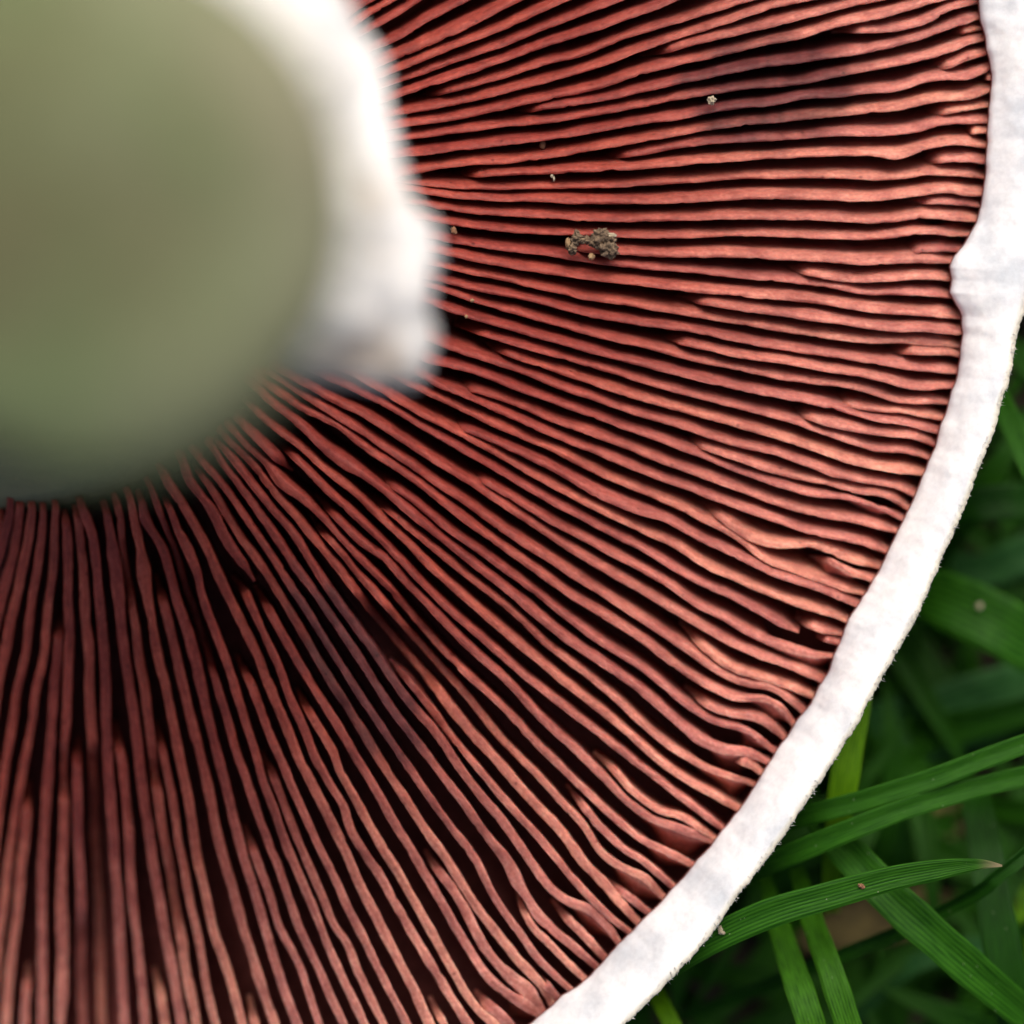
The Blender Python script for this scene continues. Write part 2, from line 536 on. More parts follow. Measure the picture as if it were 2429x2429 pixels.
# flags: s = starts short (dips in from below), h = starts under the stem skirt, b = blunt start by the stem; t = ends in a free tip
GILLS = '''
h|A1 -150,170 0,60 100,0
h|A1 0,200 150,110 330,0
h|A1 100,290 300,180 580,10
h|A1 200,460 400,370 700,190 1050,10
h|A1 300,590:26 600,470:26 1000,290:25 1600,0
h|A1 400,690 600,610 1000,450 1500,260 1932,60 B1 230,-40
h|A1 450,790 700,710 1100,560 1500,430 1932,250 B1 300,140 640,10
h|A1 450,950 700,860 1100,730 1500,590 1932,440 B1 400,310 800,170 1200,20
s|A1 570,1000 800,950 1100,870 1500,760 1932,620 B1 300,560 700,395 1250,225 1932,20 C1 100,-10
h|A1 450,1130 700,1090 1100,1010 1500,910 1932,800 B1 300,720 600,620 1000,465 1500,305 1932,165 C1 300,65 600,0
s|B1 930,555 1050,535 1400,450 1700,370 1932,315 C1 450,210 850,110 1200,25
h|A1 500,1250 900,1200 1250,1130 1600,1050 1932,980 B1 500,880 800,770 1200,660 1600,570 1932,490 C1 300,420 600,370 900,275 1200,200 1500,140 D1 600,100 900,10
s|C1 950,325 1100,300 1400,300 1700,265 1932,200 D1 1000,150 1200,50 1400,15
s|A1 1515,1150 1700,1120 1932,1080 B1 500,1000 900,920 1300,830 1600,770 1932,695 C1 300,645 600,610 800,580 1000,550 1300,510 1600,440 1932,340 D1 1100,280 1450,170
s|D1 1150,365 1300,330 1490,290
h|A1 450,1390 800,1350 1200,1300 1550,1258:18 1600,1256:13 1660,1250 1932,1220 B1 500,1140 900,1070 1300,990 1700,925 1932,890 C1 300,860 600,840 900,770 1200,710 1500,660 1932,570 D1 1100,540 1300,455 1510,410
s|D1 850,720 1100,700 1300,620 1530,560
h|A1 450,1560 800,1530 1100,1490 1500,1440 1932,1395 B1 500,1310 900,1240 1300,1190 1700,1110 1932,1080 C1 400,1030 700,970 1000,960 1300,920 1600,900 1932,800 D1 1100,820 1350,820 1550,720
s|D1 1480,830 1580,820
h|A1 500,1740:28 800,1690 1100,1650 1500,1630 1932,1575 B1 500,1490 900,1420 1300,1350 1932,1245 C1 400,1210 800,1170 1100,1140 1400,1110 1600,1090 1932,1020 D1 1050,1045 1300,1030 1570,960
s|B1 490,1590 700,1580 1100,1520 1500,1450 1932,1415 C1 500,1390 1000,1350 1400,1350 1700,1330 1932,1280 D1 1000,1310 1300,1290 1540,1280
s|D1 800,1240 1100,1190 1300,1150 1560,1110
s|D1 1280,1400 1540,1395
s|A1 930,1780 1200,1770 1932,1745 B1 500,1715 1000,1690 1500,1640 1932,1610 C1 500,1580 1000,1560 1400,1560 1600,1580:26 1932,1490 D1 1100,1520 1300,1520 1520,1560
s|D1 770,1755 1000,1700 1200,1690 1510,1715
h|A1 500,1830 700,1860 1000,1890 1400,1900 1932,1890 B1 500,1885 1000,1860 1500,1830 1932,1795 C1 500,1790 1000,1780 1400,1800 1600,1800 1932,1750 H1 1200,35 1450,50 1650,80
h|E1 500,-20 700,10 1000,50 1400,75 1932,90 F1 500,110 1000,105 1400,95 1932,65 G1 500,60 1000,70 1400,80 H1 800,260 1100,220 1300,210 1450,240 1630,245
s|H1 800,330 1100,325 1300,330 1610,370
h|E1 700,140 800,160 1100,200 1500,230 1932,250 F1 500,280 1000,290 1500,275 1932,260 G1 500,270 1000,280 1400,310 H1 700,510 900,480 1130,460:24 1300,480 1570,510
h|E1 700,290 1100,355 1500,400 1932,430 F1 500,440 1000,465 1500,460 1932,440 G1 500,455 1000,470 1400,480 H1 700,680 900,650 1130,620:27:0:.15 1350,660 1540,665
s|H1 720,860 1000,830 1150,810 1430,820
h|E1 700,460 800,480 1100,530 1500,590 1932,640 F1 400,710 800,760 1200,790 1500,820 1932,870 G1 500,910 1000,980 1300,1040 H1 700,1260 1000,1260 1330,1290
s|F1 100,545 300,590 700,620 1100,650 1500,655 1932,655 G1 500,680 900,700 1300,730 H1 700,930 1100,920:26 1310,940
s|G1 430,770 700,840 1000,890 1300,910 H1 700,1110 1000,1090 1330,1120
h|E1 700,590 1100,680 1500,750 1932,820 F1 500,890 1000,950 1500,1010 1932,1050 G1 500,1090 900,1140 1300,1200 H1 700,1450 1000,1460 1400,1500
s|F1 1300,1080 1600,1140 1932,1190 G1 500,1260 1000,1330 1400,1390 H1 700,1620 1000,1620 1410,1670
h|E1 600,700 800,740 1100,820 1500,900 1932,1000 F1 500,1100 1000,1180 1500,1260 1932,1335 G1 500,1420 1000,1490 1400,1530 H1 700,1745 1000,1740:32 1410,1800
s|H1 630,1860 1000,1860 1200,1860 1410,1895
h|E1 600,865 900,925 1150,990 1500,1060 1932,1150 F1 500,1280 1000,1360 1500,1430 1932,1520 G2 400,90 800,150 1200,210 1500,260 1932,320 2150,340
s|F1 1100,1490 1300,1540 1600,1600 1932,1680 G2 400,230 800,300 1200,370 1500,430 1750,500 1932,510 2100,500
h|E1 600,930 800,990 1100,1090 1500,1210 1932,1330 F1 500,1470 1000,1590 1500,1720 1932,1805 G2 400,390 800,450 1100,480 1400,560 1600,630 1932,650
s|G2 850,620 1100,670 1400,730 1700,740 1932,790
h|E1 500,1040 800,1160 1100,1270 1500,1390 1932,1510 F1 500,1650 1000,1780 1400,1880 F2 1932,290 G2 400,580 700,640 1000,720:17 1100,750:13 1300,810:13 1500,840 1700,860 1932,930
s|G2 450,740 700,800 1000,880:26 1300,950 1600,980 1800,1000 1932,1060
s|E1 980,1370 1300,1470 1600,1560 1932,1655 F1 500,1830 F2 500,80 1000,230 1500,370 1932,480 G2 400,800 800,930 1100,1030:25 1400,1130 1700,1150 1932,1220
s|E1 1230,1550 1500,1650 1932,1800 F2 400,220 800,350 1200,470 1600,580 1932,670 G2 400,1000 800,1130 1200,1260:25 1500,1330 1750,1360 1920,1390
h|E1 600,1460 700,1500 1000,1620 1400,1750 1800,1890 E2 1932,235 F2 500,410 1000,580 1400,690 1700,800 1932,870 G2 400,1170 700,1280 1000,1390:24 1300,1450 1600,1510 1800,1600
s|F2 1290,780 1500,860 1700,930 1932,1010 G2 300,1330 600,1410 900,1470 1200,1550 1500,1600 1740,1740
h|E2 550,-60 700,10:26 1000,70:25 1300,170 1600,290 1932,410 F2 500,590 1000,770 1400,920 1932,1130 G2 400,1490 800,1600 1100,1620:20:0:.15 1400,1700:21:0:.3 1680,1850
s|E2 880,215 1000,260 1400,380 1700,490 1932,595 F2 500,770 1000,970 1500,1160 1932,1310 G2 400,1680 800,1790 I2 1600,350 1932,440
h|E2 500,90 650,170 850,280 1050,350 1400,510 1932,750 F2 500,950 1000,1160 1500,1340 I2 400,210 800,350 1200,480 1500,540 1800,620 1932,680
s|F2 1490,1440 1650,1530 I2 200,280 500,490:30 700,570:29 1000,610 1200,600 1350,660 1600,760 1870,830
s|I2 1150,700:20:-.05:.3 1350,740:28:0:.4 1550,860:26:0:.25 1790,960
h|E2 300,130 450,210 700,340 1000,480 1400,670 1932,895 F2 500,1150 1000,1360 1400,1530 I2 0,300 300,450 500,580 620,690 800,790 1100,900 1400,1010 1720,1100
s|E2 830,600 900,645 1200,760 1500,890 1932,1090 F2 500,1370:27 800,1500:28 1200,1640 I2 0,520 400,710 800,900 1100,1000 1400,1110 1640,1220
h|E2 150,260 250,320 500,480 800,640 1100,790 1500,1010 1932,1260 F2 500,1520 1000,1760 1350,1932 I2 0,750 400,950 800,1120 1100,1230 1400,1320 1560,1390
ht|R6 1000,200 E2 0,330 300,480 600,660 1000,890 1400,1120 1932,1430 F2 500,1700 950,1932 I2 0,970 400,1150 700,1320 900,1430 1050,1505
s|I2 1010,1345 1150,1430 1350,1480 1510,1515
s|I2 1230,1530 1460,1610
s|E2 1050,1090 1200,1190 1500,1370 1932,1635 F2 500,1900 R4 1100,390 1500,620 I2 0,1210 300,1360 600,1530 900,1630:32:0:.2 1200,1710:32:0:.3 1440,1740:26:0:.15
h|R6 850,310 1100,450 E2 0,530 400,790 800,1050 1200,1290 1600,1560 1932,1780 R4 400,190 800,430 1200,660 1600,900 L1 500,150 800,320 1100,450 1400,560 1720,700
s|L1 280,110 450,300 600,430 800,570 1000,640 1300,730 1630,865
h|R6 800,400 950,500 1100,590 E2 0,710 400,980 800,1260 1200,1530 1460,1717 R4 400,430 800,690 1200,950 L1 300,350 600,560 800,670 1000,740 1200,770 1400,900 1540,1030
h|R6 600,430 700,500 900,580:26 1100,690 E2 0,850 400,1110 800,1410 1190,1717 R4 0,370 400,660 800,900 1200,1160 L1 300,600 600,780 850,880 1150,880:23:0:.3 1300,960:24:0:.4 1430,1150:20:0:.1
s|L1 330,760 600,970 800,1040 1050,1080 1200,1170 1345,1295
s|E2 150,1120 300,1260 500,1400 700,1560 900,1717 R7 1300,290 1700,580 R4 400,910 800,1200 1200,1450 L1 300,920 600,1110 850,1180 1000,1220:23:0:.3 1150,1350:21:0:.2 1250,1430
h|R6 250,300 350,400 550,550 750,720 900,870:25 1050,990:31 1200,1090:35 1350,1190 1600,1380 1932,1660 R7 1100,310 1500,620 R4 400,1130 800,1400 1200,1690 L1 300,1170 500,1320:28 750,1400:30:0:.25 950,1420:26:0:.3 1190,1545
s|L1 750,1470 950,1530:28 1110,1650
s|E2 100,1370 300,1540 510,1717 R7 800,240 1200,560 1600,880 1932,1200 R4 400,1340 800,1650 L1 0,1240 300,1460 600,1610:25:0:.15 850,1690:25:0:.3 1060,1775
b|R6 200,480 300,580 500,750 700,890 900,1080 1100,1240 1300,1410 1600,1700 1850,1932 R7 600,260 1000,640 1400,990 1932,1435 R4 400,1590 800,1900 L1 300,1690 600,1860
s|R6 400,810 600,970 800,1170 1000,1370 1200,1550 1400,1740 1600,1932 R7 500,410 900,820 1300,1170 1700,1520 1932,1700 M1 600,330 1000,640 1400,950 1700,1180 1932,1360
bt|R6 100,660 300,850 480,1030:25 620,1140:22:-.1
s|R6 850,1380 1000,1550 1200,1750 1400,1932 R7 200,260 500,570 800,880 1100,1190 1500,1550 M1 400,480 700,750 1000,1050 1250,1300 1500,1470:21:0:.1 1700,1530:24:0:.35 1932,1620:26:0:.3
s|M1 900,790 1100,970 1250,1150 1400,1280 1600,1400 1800,1450 2000,1580
b|W 1290,300 1450,460 1600,640 R6 350,1060:24 480,1230:32 600,1330:34 750,1440:28 850,1540 1000,1700 1200,1932 R7 150,450 330,640 500,830:20:-.12 700,1060:20:-.16 900,1290:20:-.1 1100,1490 1500,1860 M1 300,690 600,980 800,1170 1100,1450 1400,1690 1600,1780:27:0:.2 1850,1910:24:0:.1
s|M1 620,1120 750,1280 900,1490 1050,1640 1200,1780 1400,1900 N1 1600,440 1710,540
s|R6 800,1600 900,1740 1080,1932 R7 0,480 150,640:22 300,820 400,930:18:-.12 600,1150:18:-.26 900,1480:20:-.2 1050,1650:20:-.1 M1 0,700:20:-.12 300,1000 600,1330 800,1540 1000,1760 N1 950,160 1100,290 1250,360:22:0:.25 1400,420:28:0:.4 1560,590:22:0:.2
b|W 1220,370 1400,530 1600,770 1800,1020 R6 650,1600 800,1790 920,1932 R7 0,680 60,760:16:-.1 250,980:14:-.3 500,1280:14:-.34 700,1520:16:-.3 800,1650:22:-.12 950,1850:24:-.06 M1 0,980 300,1320 600,1640 N1 800,300 1000,500 1150,680 1340,890
s|N1 1030,460 1200,600 1450,790
b|W 1190,470 1350,660 1550,920 1750,1160 1932,1370 R6 720,1932 R7 0,1050 150,1250 300,1480 500,1760 O1 1000,370 1250,740 1450,1000 1700,1300 N1 200,200 350,420 500,590 650,690 850,760:24:0:.25 1000,890:23:0:.2 1140,1090
s|N1 470,660 650,880 800,1030 1000,1250
b|W 1090,490 1250,710 1450,970 1650,1260 1850,1560 1932,1690 J 1500,250 1700,550 1932,890 R7 200,1640 400,1932 O1 850,520 1100,850 1300,1110 1500,1400 1750,1720:26 N1 100,450:30 200,620 350,850:27 500,990 700,1150 910,1340
s|R7 320,1350 500,1560 700,1800:20:-.06 O1 1100,330:20:-.14 1350,640 1550,880 1800,1170 M1 300,1620 N1 500,230 700,470 900,690 1050,830 1240,980
s|N1 120,560 180,780 280,950 450,1120 600,1280 790,1460
b|W 920,560 1100,740 1300,1000 1500,1300 1700,1590 1880,1880 J 1350,330 1600,730 1800,1050 1932,1260 O1 450,320 700,690 950,1050 1200,1390 1400,1660 P0 1600,640 1750,860 N1 150,1010 300,1230 500,1440 660,1590
b|W 950,720 1100,920 1250,1180 1400,1420 1600,1690 J 1150,290 1350,620 1550,970 1750,1290 1932,1580 O1 450,680 700,1060 900,1370 1130,1690 P0 1300,560 1500,850 1700,1100 N1 150,1310 300,1460 400,1600 460,1710
s|N1 330,1430 430,1560 540,1680
s|P0 890,150 1000,330 1150,530 1300,760 1400,970 1500,1150 1650,1340 1800,1480:26 1932,1580:34:0:.25 N1 330,1770:32:0:.3
bt|W 780,600 800,670 870,840 1000,1000 1120,1180:24 1220,1400:24 1350,1590 1470,1760 1520,1840
s|J 880,170 980,340 1100,560 1250,820 1400,1080 1560,1340 1750,1640 1900,1900 O1 400,970 600,1330 800,1650 P0 850,330 1050,670 1250,1020 1400,1260 1550,1470 1700,1600 1932,1750:28
s|P0 1400,1590 1550,1750:28 1720,1910:28
s|J 650,70 760,200:25 870,440 1000,720 1130,1000 1230,1300 1370,1600 1500,1932 K1 1650,480 1800,740 1932,960 O1 100,1260 300,1640 P0 400,370 600,720 800,1070 1000,1400 1150,1650 1300,1880
s|J 1310,1220 1400,1400 1540,1630 1700,1932 O1 0,700 200,1080 400,1450 P0 600,360 850,800 1050,1160 1200,1430 1330,1650 1450,1800 1600,1932
s|P0 940,1650 1000,1780 1090,1940
b|W 580,740 600,780 750,1000 870,1210 1000,1430 1120,1660 J 480,0 600,260 750,560 870,800 990,1100 1110,1400 1230,1680 1330,1932 K1 1450,450 1650,850 1850,1270 P0 200,450 400,850 600,1240 750,1520 900,1850
b|W 640,1060 720,1270 830,1500:25 930,1740 970,1932 J 350,300 480,650 600,970 700,1290 790,1580 880,1850 K1 950,400 1080,750 1200,1100 1330,1400 1480,1750 K2 1620,1130 1780,1480 1932,1800
b|W 460,880:15 530,1080:17 620,1300:15:-.06 720,1550:15:-.14 830,1932:15:-.2 J 230,330:15:-.26 350,700:15:-.28 420,930:16:-.18 460,1080:17:-.04 520,1270 600,1530 670,1800 K1 800,450 900,750 1010,1050 1130,1350 1230,1650 1330,1932 K2 1520,1350 1650,1650 1780,1932
s|J 700,880 780,1050 870,1250 960,1500 1060,1750 1140,1932 K1 1200,370 1370,750 1550,1150 1700,1450 1850,1780 P0 200,920 400,1330 600,1720 710,1932
s|K1 950,130 1100,470 1220,800 1350,1120 1480,1420 1600,1700 1700,1932 K2 1800,1080 1932,1330 P0 200,1370 400,1790 470,1932
b|W 370,1010 400,1190:28 480,1340 580,1500 650,1720 J 80,300 200,650:24 290,1000:25 380,1400 450,1700 510,1932 K1 560,400 620,650 680,900 760,1200 870,1550 980,1932 K2 1100,1350 1200,1650 1310,1932
s|W 510,1760 560,1932 J 60,800 140,1150 220,1500 300,1800 K1 380,400 440,700 500,1000 580,1300 670,1600 760,1932 K2 870,1300 980,1650 1080,1932
s|K1 770,880 830,1050 920,1300 1030,1600 1130,1932 K2 1320,1300 1440,1650 1530,1932
s|K2 820,1630 880,1932
b|X1 1320,340 1370,600 1430,850 1460,1080:31 1490,1300:27 1540,1550 1600,1932 X2 1690,350 1760,700 1830,1050 K1 230,800 270,1100 320,1350 390,1650 450,1932 K2 620,1450 690,1700 750,1932
b|X1 1195,400:16 1230,600:16 1250,850:14:-.05 1300,1150:15:-.14 1340,1400:16:-.05 1380,1650:18 1410,1932 X2 1480,400 1520,750 1560,1050:18:-.06 1570,1200:17:-.16 1600,1400 1640,1700 1680,1932 X3 1740,400:18:-.08 1780,700:18:-.16 1850,1050 K2 160,1300 220,1600 280,1932
s|X2 1600,700 1650,950 1710,1250 1770,1550 1820,1932 K2 150,300 200,600 270,900 320,1150 370,1450 430,1750 480,1932
b|X1 1080,480 1120,700 1160,950:27 1200,1250:27 1230,1600 1270,1932 X2 1330,400 1380,750 1420,1100 1460,1450 1510,1750 X3 1560,300 1630,700 1690,1050 1760,1400 1850,1932
b|X1 830,430:24 880,560:24 940,720 970,950 1000,1250 1030,1550 1060,1932 X2 1080,350 1080,650 1095,950 1110,1250 1130,1550 1160,1932 X3 1170,300 1200,650 1220,1000 1240,1400 1270,1932
s|X2 1170,690 1190,850 1240,1100 1280,1450 1310,1750 X3 1325,250 1335,500 1360,800 1400,1100 1440,1500 1480,1932
s|X3 1570,1350 1630,1600 1680,1932
b|X1 790,520 810,700 840,950 860,1250 870,1550 910,1932 X2 910,350 920,600 945,900 945,1150:19:-.22 960,1500:19:-.34 970,1932:19:-.36 X3 1000,600:19:-.34 1020,1100:19:-.38 1040,1932:19:-.4
b|X1 670,570 690,850 695,1150 690,1400 710,1700 700,1932 X2 690,300 680,600 660,850:18 650,1100:15:-.12 650,1350:16:-.14 655,1500 650,1750 X3 630,400 630,800:26 640,1200:27 630,1600:26 610,1932
s|X2 790,850 785,1100 790,1400 790,1700 X3 800,100 820,400 830,750 820,1100:20:-.26 820,1500:20:-.34 840,1932:20:-.34
s|X1 610,1490 600,1700 590,1932 X2 550,350 530,650 510,1000 480,1350 460,1700 X3 430,400 430,800 430,1200 430,1932
b|X1 565,420 555,700 550,1000 520,1250 480,1550 450,1932 X2 370,350 320,750 250,1100 190,1450 140,1750 X3 80,350 40,700 0,1000 -60,1500
s|X2 290,1300 280,1500 250,1900 X3 210,400 180,800 130,1150 90,1500 60,1932
s|X3 290,1300 270,1600 250,1932
b|X1 440,440 430,700 390,1000 340,1300 300,1600 260,1932 X2 180,350 130,700 70,1050 20,1400 -30,1800
b|X1 325,420 300,700 250,950 180,1300 100,1650 50,1932 X2 0,200 -60,600
b|X1 205,400 170,700 130,950 60,1200 0,1450 -80,1750
b|X1 110,300 100,500 50,700 0,900 -80,1150
b|X1 10,560 -20,700 -80,900
'''


def parse():
    out = []
    for ln in GILLS.strip().splitlines():
        fl, rest = ln.split('|')
        pts, crop = [], None
        for tok in rest.split():
            if tok in CROP:
                crop = tok
                continue
            q = tok.split(':')
            x, y = (float(v) for v in q[0].split(','))
            k = (429.0 if crop == 'D1' else 450.0) / 1932.0
            ox, oy = CROP[crop]
            w = 1.03 * (float(q[1]) if len(q) > 1 else 20.5)
            z = float(q[2]) if len(q) > 2 else 0.0
            le = float(q[3]) if len(q) > 3 else 0.0
            pts.append((ox + x * k, oy + y * k, w, z, le))
        # readings from overlapping crops can step back: drop those
        ok = True
        while ok:
            ok = False
            for i in range(1, len(pts) - 1):
                a, b, c = pts[i - 1], pts[i], pts[i + 1]
                ux, uy, vx, vy = b[0] - a[0], b[1] - a[1], c[0] - b[0], c[1] - b[1]
                lu, lv = math.hypot(ux, uy), math.hypot(vx, vy)
                cs = (ux * vx + uy * vy) / (lu * lv + 1e-9)
                if cs < 0.45 or lu < 9 or lv < 9 or (min(lu, lv) < 32 and cs < 0.93):
                    del pts[i]
                    ok = True
                    break
        out.append((fl, pts))
    return out


def stain(px, py):
    """dark bruises on the gill edges; (amount)"""
    e = 0.0
    # long bruise near the top right
    dx, dy = px - 1840, py - 215
    u, v = dx * 0.98 - dy * 0.17, dx * 0.17 + dy * 0.98
    d = math.hypot(u / 255.0, v / 150.0)
    lim = 1.0 - sstep(2070, 2088, px + 0.12 * (py - 200) + 12 * noise.noise(Vector((px * .02, py * .03, 1))))
    e = max(e, (1 - sstep(0.55, 1.05, d + 0.35 * noise.noise(Vector((px * .012, py * .02, 3))))) * lim)
    # bruise along the gills left of the middle
    dx, dy = px - 850, py - 1590
    u, v = dx * 0.52 + dy * 0.854, dx * 0.854 - dy * 0.52
    d = math.hypot(u / 300.0, v / 120.0)
    e = max(e, 1 - sstep(0.6, 1.05, d + 0.35 * noise.noise(Vector((px * .012, py * .012, 9)))))
    return e


DEPTH = 0.5
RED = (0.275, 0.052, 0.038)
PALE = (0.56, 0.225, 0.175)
BRUISE = (0.115, 0.032, 0.031)
SUM = []


def build_gill(fl, pts, seed):
    # extend: under the skirt at the inner end, to the rim or past the frame at the outer end
    p = [list(q) for q in pts]
    if 'h' in fl:
        x0, y0 = p[0][0], p[0][1]
        x1, y1 = p[1][0], p[1][1]
        d = math.hypot(x0 - x1, y0 - y1)
        ux, uy = (x0 - x1) / d, (y0 - y1) / d
        # bend towards the hub
        hx, hy = CX - x0, CY - y0
        hd = math.hypot(hx, hy)
        ux, uy = ux * 0.6 + hx / hd * 0.4, uy * 0.6 + hy / hd * 0.4
        p.insert(0, [x0 + ux * 120, y0 + uy * 120, p[0][2], -0.05, 0])
    elif 'b' in fl:
        x0, y0 = p[0][0], p[0][1]
        hx, hy = CX - x0, CY - y0
        hd = math.hypot(hx, hy)
        p.insert(0, [x0 + hx / hd * 26, y0 + hy / hd * 26, 13, -0.16, 0])
        p[1][2] = min(p[1][2], 17)
    if 't' not in fl:
        x0, y0 = p[-2][0], p[-2][1]
        x1, y1 = p[-1][0], p[-1][1]
        d = math.hypot(x1 - x0, y1 - y0)
        ux, uy = (x1 - x0) / d, (y1 - y0) / d
        for _ in range(40):
            a = math.atan2(y1 - CY, x1 - CX)
            if math.hypot(x1 - CX, y1 - CY) > rim_in(a) + 6:
                break
            x1, y1 = x1 + ux * 12, y1 + uy * 12
        if math.hypot(x1 - p[-1][0], y1 - p[-1][1]) > 3:
            p.append([x1, y1, p[-1][2], p[-1][3], 0])
        else:
            p[-1][0], p[-1][1] = x1, y1
    # resample
    n = len(p)
    dense = []
    for i in range(n - 1):
        a, b = p[i], p[i + 1]
        pa, pb = p[max(0, i - 1)], p[min(n - 1, i + 2)]
        seg = math.hypot(b[0] - a[0], b[1] - a[1])
        m = max(2, int(seg / 6.5))
        for k in range(m):
            t = k / m
            # finite-difference tangents (non-uniform)
            l0 = math.hypot(a[0] - pa[0], a[1] - pa[1]) or seg
            l2 = math.hypot(pb[0] - b[0], pb[1] - b[1]) or seg
            row = []
            for c in range(2):
                m1 = ((b[c] - a[c]) / seg * l0 + (a[c] - pa[c]) / l0 * seg) / (l0 + seg) * seg if i > 0 else (b[c] - a[c])
                m2 = ((pb[c] - b[c]) / l2 * seg + (b[c] - a[c]) / seg * l2) / (l2 + seg) * seg if i < n - 2 else (b[c] - a[c])
                t2, t3 = t * t, t * t * t
                row.append((2 * t3 - 3 * t2 + 1) * a[c] + (t3 - 2 * t2 + t) * m1 + (-2 * t3 + 3 * t2) * b[c] + (t3 - t2) * m2)
            ts = t * t * (3 - 2 * t)
            row += [lerp(a[2], b[2], ts), lerp(a[3], b[3], ts), lerp(a[4], b[4], ts)]
            dense.append(row)
    dense.append(list(p[-1]))
    for _ in range(5):
        sm = [dense[0]]
        for i in range(1, len(dense) - 1):
            sm.append([(dense[i - 1][c] + 2 * dense[i][c] + dense[i + 1][c]) / 4 for c in range(5)])
        sm.append(dense[-1])
        dense = sm
    N = len(dense)
    s_ = [0.0]
    for i in range(1, N):
        s_.append(s_[-1] + math.hypot(dense[i][0] - dense[i - 1][0], dense[i][1] - dense[i - 1][1]))
    L = s_[-1]
    rr = random.Random(seed)
    hue = rr.uniform(-1, 1)
    zg = rr.uniform(-0.012, 0.012)
    V, Cc, F, GA, GU = [], [], [], [], []
    NS = 11
    gw = rr.uniform(0.88, 1.12)
    prev = None
    for i, (x, y, w, dz, le) in enumerate(dense):
        i0, i1 = max(0, i - 2), min(N - 1, i + 2)
        tx, ty = dense[i1][0] - dense[i0][0], dense[i1][1] - dense[i0][1]
        tl = math.hypot(tx, ty) or 1
        tx, ty = tx / tl, ty / tl
        nx, ny = -ty, tx
        s = s_[i]
        ang = math.atan2(y - CY, x - CX)
        rad = math.hypot(x - CX, y - CY)
        rin = rim_in(ang)
        torim = rin - rad
        # fine waviness
        wob = 1.1 * n1(s / 38.0, seed) + 0.55 * n1(s / 13.0, seed + 40)
        wv = w * gw * (1 + 0.17 * n1(s / 60.0, seed + 80) + 0.06 * n1(s / 17.0, seed + 90))
        z = ZS(x, y) + dz + zg * 1.8 + 0.028 * n1(s / 110.0, seed + 7)
        if 's' in fl:
            lead = min(95.0, L * 0.45)
            k = sstep(0, lead, s)
            z -= (1 - k) ** 1.6 * 0.3
            wv *= lerp(0.5, 1.0, sstep(0, min(70, L * .4), s))
        if 't' in fl:
            k = sstep(0, 60, L - s)
            wv *= lerp(0.3, 1, k)
            z -= (1 - k) * 0.06
        if 't' not in fl:
            z -= (1 - sstep(-4, 55, torim)) * 0.1
            wv *= lerp(0.8, 1.0, sstep(0, 60, torim))
        jl = 0.8 * n1(s / 8.0, seed + 120) + 9 * max(0.0, n1(s / 21.0, seed + 200) - 0.42)
        jr = 0.8 * n1(s / 8.0, seed + 140) - 9 * max(0.0, n1(s / 21.0, seed + 220) - 0.42)
        lx, ly = lean(x, y)
        hw = wv / 2 * (1 - 0.1 * min(1.0, abs(ly) / 0.23))
        # colour of the edge
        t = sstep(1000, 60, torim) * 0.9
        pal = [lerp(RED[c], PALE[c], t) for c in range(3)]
        v = 1 + 0.15 * hue + 0.12 * noise.noise(Vector((x * .006, y * .006, seed * 2.3)))
        e = stain(x, y)
        nz = noise.noise(Vector((x * .05, y * .05, 4)))
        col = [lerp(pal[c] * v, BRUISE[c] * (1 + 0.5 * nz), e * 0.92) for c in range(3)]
        col[1] *= 1 + 0.07 * hue
        # where the gills lean, the far side of the edge slopes away and the near side stays crisp
        kl = min(1.0, abs(ly) / 0.23) * (1 if nx * lx + ny * ly < 0 else -1) * abs(nx * lx + ny * ly) / (math.hypot(lx, ly) + 1e-6)
        ka, kb = max(0.0, kl), max(0.0, -kl)
        prof = [(-0.8, DEPTH), (-0.78, 0.3), (-0.84 - .12 * ka, 0.13 + .04 * ka), (-0.97, 0.03 + .075 * ka), (-1.0 + .1 * ka, 0.012 + .052 * ka), (-0.93 + .5 * ka, 0.003 + .022 * ka),
                (-0.84 + .84 * ka, .004 * ka), (0.45 * (ka - kb), 0.0),
                (0.84 - .84 * kb, .004 * kb), (0.93 - .5 * kb, 0.003 + .022 * kb), (1.0 - .1 * kb, 0.012 + .052 * kb), (0.97, 0.03 + .075 * kb), (0.84 + .12 * kb, 0.13 + .04 * kb), (0.78, 0.3), (0.8, DEPTH)]
        NS = len(prof)
        dep = DEPTH
        if 's' in fl or 'b' in fl:
            dep = DEPTH
        roll = 0.017 * n1(s / 110.0, seed + 33) + 0.009 * n1(s / 34.0, seed + 35)
        for q, (u, d) in enumerate(prof):
            d -= u * roll if d < 0.1 else 0
            side = jl if u < 0 else jr
            if abs(u) < 0.5:
                d += 0.006 * noise.noise(Vector((x * .12, y * .12, u * 3 + seed)))
            dd = d
            off = hw * u + wob + (side if d < 0.06 else 0)
            px = x + nx * off + (lx * (1 - min(1, abs(le) * 3)) + nx * le) * dd / PXCM
            py = y + ny * off + (ly * (1 - min(1, abs(le) * 3)) + ny * le) * dd / PXCM
            V.append(P(px, py, z - dd))
            # paler fringe along both borders of the gill edge
            k = 1.0
            crisp = (u > 0.8 and kb < .3) or (u < -0.8 and ka < .3)
            if crisp and d < 0.035:
                k = 1.22 + 0.2 * noise.noise(Vector((s * .12, u, seed)))
            elif dd < 0.01 and q in (6, 8):
                k = 1.06 + 0.2 * noise.noise(Vector((s * .09, u, seed)))  # ridge tint puts a pinkish highlight into the colour
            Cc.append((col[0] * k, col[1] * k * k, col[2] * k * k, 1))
            GA.append(s / 26.0 + seed * 17.3)
